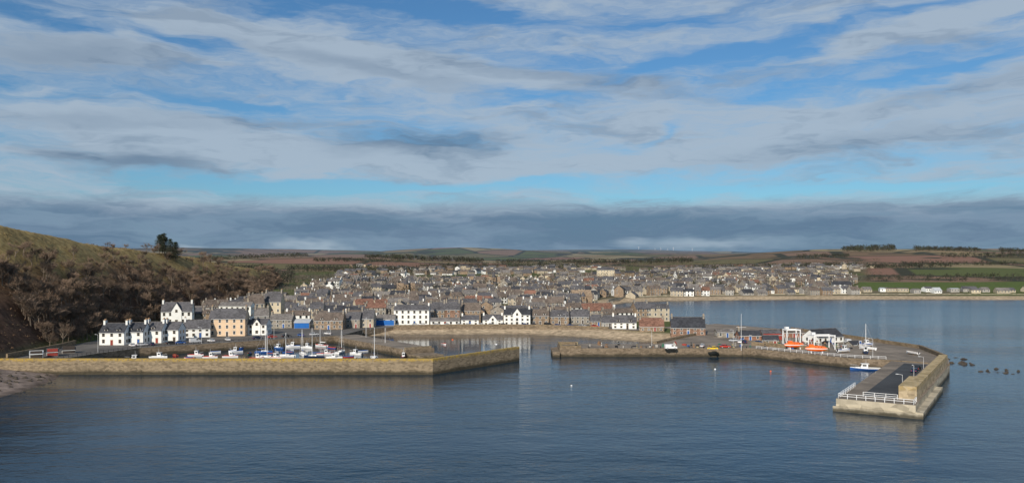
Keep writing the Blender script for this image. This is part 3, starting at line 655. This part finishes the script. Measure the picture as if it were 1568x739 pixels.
for px,py,s_,mt in [(693,520,.5,'orange_paint'),(760,527,.5,'white_paint'),(1010,545,.45,'orange_paint'),(1095,565,.4,'white_paint'),(875,590,.3,'white_paint'),(1180,568,.35,'orange_paint')]:
    x,y=G(px,py); P=PD(); rg=[[(math.cos(a)*math.sin(t)*s_,math.sin(a)*math.sin(t)*s_,math.cos(t)*s_*.9) for a in [k*math.pi/4 for k in range(8)]] for t in [.05,.5,1.0,1.57,2.1,2.7]]
    P['float'].loft(rg,mt,closed=True,caps=True); P['ring'].cyl((0,0,s_*.8),(0,0,s_*1.5),.07,.05,6,'black_paint'); parts('mooring_buoy',P,(x,y,0),0,smooth=('float',))
# ------------------------------------------------------------------ rocks
b=B()
def rock(b,x,y,z,r,h):
    seed=U(0,100); rg=[]
    for t in [1.9,1.5,1.1,.7,.3,.05]:
        rg.append([(x+math.cos(a)*math.sin(t)*r*(1+.5*(math.sin(a*3+seed)*.5+U(-.35,.35))),y+math.sin(a)*math.sin(t)*r*.6*(1+U(-.3,.3)),z+math.cos(t)*h*(1+U(-.3,.3))) for a in [k*math.pi/4.5 for k in range(9)]])
    b.loft(rg,'rock',closed=True,caps=True)
for (px,py,n,sp,r0) in [(1320,521,8,10,1.6),(1300,525,8,6,1.6),(1470,555,9,5,1.3),(1478,557,4,6,1.2),(1535,570,9,8,1.2),(1515,566,4,8,.9),(1440,548,12,9,2.2),(1415,541,12,8,2.4),(1350,532,10,9,2),(1240,517,8,8,2),(1180,509,6,8,2)]:
    for i in range(n):
        x,y=G(px,py); rock(b,x+U(-sp,sp),y+U(-sp*.5,sp*.5),-.15,U(.5,1)*r0,U(.3,.8))
for i in range(60):
    x,y=G(U(-20,100),U(575,602)); rock(b,x,y,H(x,y),U(.3,1.0),U(.2,.6))
b.obj('sea_rocks')
# ------------------------------------------------------------------ trees
def bare(seed,h=12):
    random.seed(seed); b=B()
    def br(p,dv,L,r,dep):
        q=p+dv*L; b.cyl(p,q,r,r*.62,4 if dep<2 else 3,'bark' if dep<2 else 'twig2',False)
        if dep==3:
            for k in range(8):
                s_=p.lerp(q,U(.2,1)); t=(dv+Vector((U(-1,1),U(-1,1),U(-.5,1)))*.9).normalized()*U(.7,1.6); n=t.orthogonal().normalized()*.05
                e_=s_+t; b.add([tuple(s_-n),tuple(s_+n),tuple(e_)],[(0,1,2)],'twig')
            return
        for k in range(5 if dep==0 else 4):
            s_=p.lerp(q,U(.55,1) if dep==0 else U(.4,1)); t=(dv*U(.6,1.1)+Vector((U(-1,1),U(-1,1),U(-.1,.7)))*.85).normalized()
            br(s_,t,L*U(.55,.75) if dep else L*U(.6,.9),r*.5,dep+1)
    br(Vector((0,0,-.5)),Vector((U(-.1,.1),U(-.1,.1),1)).normalized(),h*.36,h*.022,0)
    return b.mesh('bare_tree_mesh')
TM=[bare(s) for s in (1,2,3,4,5)]
random.seed(99)
wd=empty('bare_woodland'); nt_=0; tries=0
while nt_<600 and tries<16000:
    tries+=1; y=338+720*R()**1.45; xt=float(np.interp(y,TY,TX)); xc=float(np.interp(y,CY,CX)); t=U(-.05,1.15); x=xt-(xt-xc)*t
    lim=np.interp(y,[325,380,450,600,1000],[.5,.62,.74,1.15,1.2])
    if t>lim or R()>1.2-t*.8: continue
    if any((x-a)**2+(y-b_)**2<r*r for a,b_,r in FOOT): continue
    if fbm(np.array([x]),np.array([y]),45,55)[0]<-.13: continue
    o=bpy.data.objects.new('tree',random.choice(TM)); sc.collection.objects.link(o); o.parent=wd
    s_=U(.6,1.3)*(1 if t<.5 else .72); o.location=(x,y,H(x,y)-.2); o.scale=(s_*U(.9,1.2),s_*U(.9,1.2),s_); o.rotation_euler=(0,0,U(0,6.28)); nt_+=1
def conifer(x,y,h):
    P=PD(); z=H(x,y); P['trunk'].cyl((0,0,-.5),(0,0,h*.9),h*.022,.05,7,'bark'); f=P['foliage']
    n=int(170*h/14)
    for i in range(n):
        t=U(.15,1); z0=h*t; rr=h*.34*(1-t)**.5*(.7+.5*math.sin(i*2.4)**2)+.4; a=U(0,6.28); L=rr*U(.6,1.1)
        e_=Vector((math.cos(a)*L,math.sin(a)*L,z0-L*.1)); P['limbs'].cyl((0,0,z0),tuple(e_),.06,.03,3,'bark',False)
        for k in range(16):
            c=Vector((0,0,z0)).lerp(e_,U(.3,1.05))+Vector((U(-.6,.6),U(-.6,.6),U(-.4,.5))); v1=Vector((U(-1,1),U(-1,1),U(-.6,.6)))*.55; v2=Vector((U(-1,1),U(-1,1),U(-.6,.6)))*.55
            f.add([tuple(c),tuple(c+v1),tuple(c+v2)],[(0,1,2)],'needles' if R()<.65 else 'needles2')
    parts('conifer_tree',P,(x,y,z))
for px,Y,h in [(244,632,15),(252,640,17),(261,636,16.5),(269,645,15),(249,650,15.5)]:
    conifer((px-784)/F*Y,Y,h)
b=B(); SX=[];SY=[];ST=[]
for i in range(5600):
    y=U(262,760); xt=float(np.interp(y,TY,TX)); xc=float(np.interp(y,CY,CX)); t=R()*1.25; SX.append(xt-(xt-xc)*t); SY.append(y); ST.append(t)
SZ=height(np.array(SX),np.array(SY)); SN=fbm(np.array(SX),np.array(SY),22,31)
for x,y,z,t,nn in zip(SX,SY,SZ,ST,SN):
    if nn<-.04+ (.06 if t>.7 else 0): continue
    r=U(.5,1.5)*(1 if t<.7 else .7); mt='scrub_b' if t<.35 or R()<.3 else ('scrub_a' if R()<.75 else 'scrub_c')
    if t<.45 and R()<.4: mt='scrub_c'
    for k in range(10):
        c=Vector((x+U(-r,r),y+U(-r,r),z+U(0,r*.7))); v1=Vector((U(-1,1),U(-1,1),U(-.4,.8)))*.45; v2=Vector((U(-1,1),U(-1,1),U(-.4,.8)))*.45
        b.add([tuple(c),tuple(c+v1),tuple(c+v2)],[(0,1,2)],mt)
b.obj('hillside_scrub')
def clump(b,x,y,z,h,r,mt,n,fs):
    b.add([(x-.15*fs,y,z),(x+.15*fs,y,z),(x,y,z+h*.6)],[(0,1,2)],'bark')
    for k in range(n):
        a=U(0,6.28); q_=R()**.5*r; zz=z+h*(.25+.75*R()**.8); q_*=math.sin(min(3.1,(zz-z)/h*2.6+.3))**.5
        c=Vector((x+math.cos(a)*q_,y+math.sin(a)*q_,zz)); v1=Vector((U(-1,1),U(-1,1),U(-1,1)))*fs; v2=Vector((U(-1,1),U(-1,1),U(-1,1)))*fs
        b.add([tuple(c),tuple(c+v1),tuple(c+v2)],[(0,1,2)],mt)
b=B(); xs=[];yy=[]
for i in range(5600):
    y=U(520,2300); u=U(-.36,.46); xs.append(u*y); yy.append(y)
xs=np.array(xs);yy=np.array(yy); hz,sd,tt=height(xs,yy,True); dn=vn(xs,yy,110,77)
for x,y,z,s_,t,q_ in zip(xs,yy,hz,sd,tt,dn):
    if s_<25 or t>0: continue
    if q_>.42 and R()<.62: continue
    if x/y>.43 and y<1150: continue
    if any((x-a)**2+(y-c)**2<(r+2)**2 for a,c,r in FOOT): continue
    h=U(7,14) if y>700 else U(5,8); clump(b,x,y,z,h,h*.38,random.choice(['wood_far','wood_far2','wood_far2','wood_far3']),40 if y<1200 else 26,h*.088)
b.obj('town_trees')
b=B()
def strip(px0,px1,Y0,Y1,n,h):
    xs=[];yy=[]
    for i in range(n):
        Y=U(Y0,Y1); xs.append((U(px0,px1)-784)/F*Y); yy.append(Y)
    zs=height(np.array(xs),np.array(yy))
    for x,y,z in zip(xs,yy,zs): clump(b,x,y,z,h*U(.6,1.2),h*.5,random.choice(['wood_far','wood_far','wood_far3']),20,h*.2)
strip(1290,1370,2900,3150,220,17); strip(1400,1500,2850,3050,200,15); strip(1530,1568,3000,3100,60,16); strip(1220,1300,2500,2560,90,12)
strip(600,740,2700,2800,200,17); strip(560,610,3300,3500,90,18); strip(1330,1568,1230,1245,110,7); strip(1060,1320,1750,1800,220,12); strip(300,470,2600,2680,180,14)
strip(870,1060,2500,2600,260,15); strip(340,450,1060,1500,260,10); strip(760,900,3200,3400,160,18); strip(1380,1568,2000,2030,150,11); strip(440,640,1650,1720,220,12); strip(1320,1460,1600,1640,140,10)
strip(1060,1310,940,1000,150,7); strip(640,900,1900,2050,240,12); strip(1310,1568,1150,1160,90,6); strip(1440,1568,2400,2480,120,13); strip(480,620,2300,2340,130,12)
b.obj('distant_trees')
for px in (978,1003,1012,1022,1031,1060):
    Y=8200+U(-300,300); x=(px-784)/F*Y; z=H(x,Y); P=PD(); P['tower'].cyl((0,0,-5),(0,0,36),1.6,1.0,8,'silver'); P['nacelle'].box(-1.5,1.5,-3,3,35.5,38,'silver'); a0=U(0,2)
    for k in range(3):
        a=a0+k*2.094; P['blades'].cyl((0,-3.5,37),(math.cos(a)*16,-3.5,37+math.sin(a)*16),.9,.3,4,'silver')
    parts('wind_turbine',P,(x,Y,z))
# ------------------------------------------------------------------ sky
EL=math.radians(28); AZ=math.radians(199)
w=bpy.data.worlds.new('World'); sc.world=w; w.use_nodes=True; nt=w.node_tree
try: w.cycles.sampling_method='MANUAL'; w.cycles.sample_map_resolution=512
except Exception: pass
for n in list(nt.nodes): nt.nodes.remove(n)
out=nt.nodes.new('ShaderNodeOutputWorld'); bg=nt.nodes.new('ShaderNodeBackground'); nt.links.new(bg.outputs[0],out.inputs[0])
ST=.1; bg.inputs[1].default_value=ST
sky=nt.nodes.new('ShaderNodeTexSky'); sky.sky_type='NISHITA'; sky.sun_disc=False; sky.sun_elevation=EL; sky.sun_rotation=AZ; sky.altitude=50; sky.air_density=1.0; sky.dust_density=.6; sky.ozone_density=2.0
tc=nt.nodes.new('ShaderNodeTexCoord'); sp=nt.nodes.new('ShaderNodeSeparateXYZ'); nt.links.new(tc.outputs['Generated'],sp.inputs[0])
az=mth(nt,'ARCTAN2',sp.outputs[0],sp.outputs[1]); el=mth(nt,'ARCSINE',sp.outputs[2])
cb=nt.nodes.new('ShaderNodeCombineXYZ'); nt.links.new(az,cb.inputs[0]); nt.links.new(el,cb.inputs[1]); V=cb.outputs[0]
def n2d(vec,scale,detail,rough): return noise(nt,vec,scale,detail,rough,0,'2D')
dn_=n2d(mapping(nt,V,scale=(5,22,1)),1.0,4,.6)
vs=nt.nodes.new('ShaderNodeVectorMath'); vs.operation='SUBTRACT'; nt.links.new(dn_.outputs['Color'],vs.inputs[0]); vs.inputs[1].default_value=(.5,.5,.5)
vm=nt.nodes.new('ShaderNodeVectorMath'); vm.operation='MULTIPLY'; nt.links.new(vs.outputs[0],vm.inputs[0]); vm.inputs[1].default_value=(.16,.05,0)
va_=nt.nodes.new('ShaderNodeVectorMath'); va_.operation='ADD'; nt.links.new(V,va_.inputs[0]); nt.links.new(vm.outputs[0],va_.inputs[1]); VD=va_.outputs[0]
def blob(px,py,rx,ry,ang=0,soft=.0):
    a=math.atan((px-784)/F); e_=(400-py)/F*math.cos(a)
    n=nt.nodes.new('ShaderNodeMapping'); n.vector_type='TEXTURE'; n.inputs[1].default_value=(a,e_,0); n.inputs[2].default_value=(0,0,math.radians(ang)); n.inputs[3].default_value=(rx/F,ry/F,1)
    nt.links.new(VD,n.inputs[0]); l=nt.nodes.new('ShaderNodeVectorMath'); l.operation='LENGTH'; nt.links.new(n.outputs[0],l.inputs[0])
    return mth(nt,'SUBTRACT',1,sstep(nt,l.outputs['Value'],soft,1.15))
def total(L):
    s=None
    for k,args in L:
        v=mth(nt,'MULTIPLY',blob(*args),k); s=v if s is None else mth(nt,'ADD',s,v)
    return s
c1=n2d(mapping(nt,VD,rot=(0,0,.10),scale=(2.4,15,1)),1.0,6,.62)
c2=n2d(mapping(nt,VD,rot=(0,0,-.12),scale=(7,50,1)),1.0,5,.68)
cn=mth(nt,'ADD',mth(nt,'MULTIPLY',c1.outputs[0],.6),mth(nt,'MULTIPLY',c2.outputs[0],.4))
gaps=total([(.20,(560,283,420,13)),(.13,(1200,288,380,11)),(.26,(820,148,150,20,0)),(.2,(640,25,300,24,-3)),(.22,(330,80,120,22,5)),(.14,(370,160,110,12)),(.16,(1150,80,260,18,8)),(.18,(1460,110,160,16,12)),(.18,(60,205,150,26)),(.16,(60,40,140,16,-10)),(.16,(1010,205,60,12,20)),(.16,(960,50,250,20,0))])
adds=total([(.28,(560,95,600,40,-8)),(.28,(300,215,520,56,-3)),(.28,(1250,200,460,60,6)),(.22,(120,90,190,50,0)),(.24,(1400,55,330,26,12)),(.18,(900,250,560,26,0)),(.2,(980,190,130,24,0)),(.12,(1150,40,300,30,6))])
cov=sstep(nt,mth(nt,'SUBTRACT',mth(nt,'ADD',cn,adds),gaps),.35,.66)
dark=total([(.85,(200,252,135,20,-3)),(.9,(640,222,170,26,3)),(.5,(440,190,200,14,0)),(.5,(110,95,180,34,0)),(.4,(560,110,300,16,-8)),(.45,(900,130,300,14,-8)),(.3,(1300,225,300,24,5)),(.3,(150,190,240,14,0)),(.35,(1480,140,180,16,10))])
c3=n2d(mapping(nt,VD,scale=(5,27,1)),1.3,4,.62)
dark=mth(nt,'ADD',dark,mth(nt,'MULTIPLY',sstep(nt,c3.outputs[0],.48,.72),.4),clamp=True)
cc=mixc(nt,dark,(.39,.475,.57),(.13,.195,.29))
eln=mth(nt,'ADD',el,mth(nt,'MULTIPLY',mth(nt,'SUBTRACT',c2.outputs[0],.5),.035))
bank=mth(nt,'SUBTRACT',1,sstep(nt,eln,.060,.079)); rim=mth(nt,'MULTIPLY',sstep(nt,eln,.050,.070),.6)
bn=n2d(mapping(nt,VD,scale=(4,34,1)),1.0,5,.62)
bc=mixc(nt,sstep(nt,bn.outputs[0],.35,.68),(.11,.185,.29),(.185,.275,.385)); bc=mixc(nt,rim,bc,(.36,.44,.535))
low=total([(.8,(480,378,60,9)),(.8,(300,376,70,7)),(.7,(1070,372,110,13)),(.6,(960,363,40,10)),(.5,(700,382,80,6))])
bc=mixc(nt,low,bc,(.36,.45,.54))
skc=mixc(nt,1.0,sky.outputs[0],(.42,.70,.90),'MULTIPLY')
def up(c): return mixc(nt,1.0,c,(1/ST,1/ST,1/ST),'MULTIPLY')
full=mixc(nt,mth(nt,'MULTIPLY',cov,.9),skc,up(cc))
full=mixc(nt,mth(nt,'MULTIPLY',bank,.92),full,up(bc))
nt.links.new(full,bg.inputs[0])
s=bpy.data.lights.new('sun','SUN'); s.energy=4.5; s.angle=math.radians(.5); s.color=(1,.91,.78)
so=bpy.data.objects.new('sun',s); sc.collection.objects.link(so)
dv=Vector((math.sin(AZ)*math.cos(EL),math.cos(AZ)*math.cos(EL),math.sin(EL))); so.rotation_euler=dv.to_track_quat('Z','Y').to_euler()
cam=bpy.data.cameras.new('camera'); co_=bpy.data.objects.new('camera',cam); sc.collection.objects.link(co_); sc.camera=co_
co_.location=(0,0,HC); co_.rotation_euler=(math.pi/2,0,0); cam.sensor_width=36; cam.clip_start=1; cam.clip_end=40000
cam.lens=36*F/1568; cam.shift_y=30.5/1568
sc.view_settings.view_transform='Standard'; sc.view_settings.look='None'; sc.view_settings.exposure=0
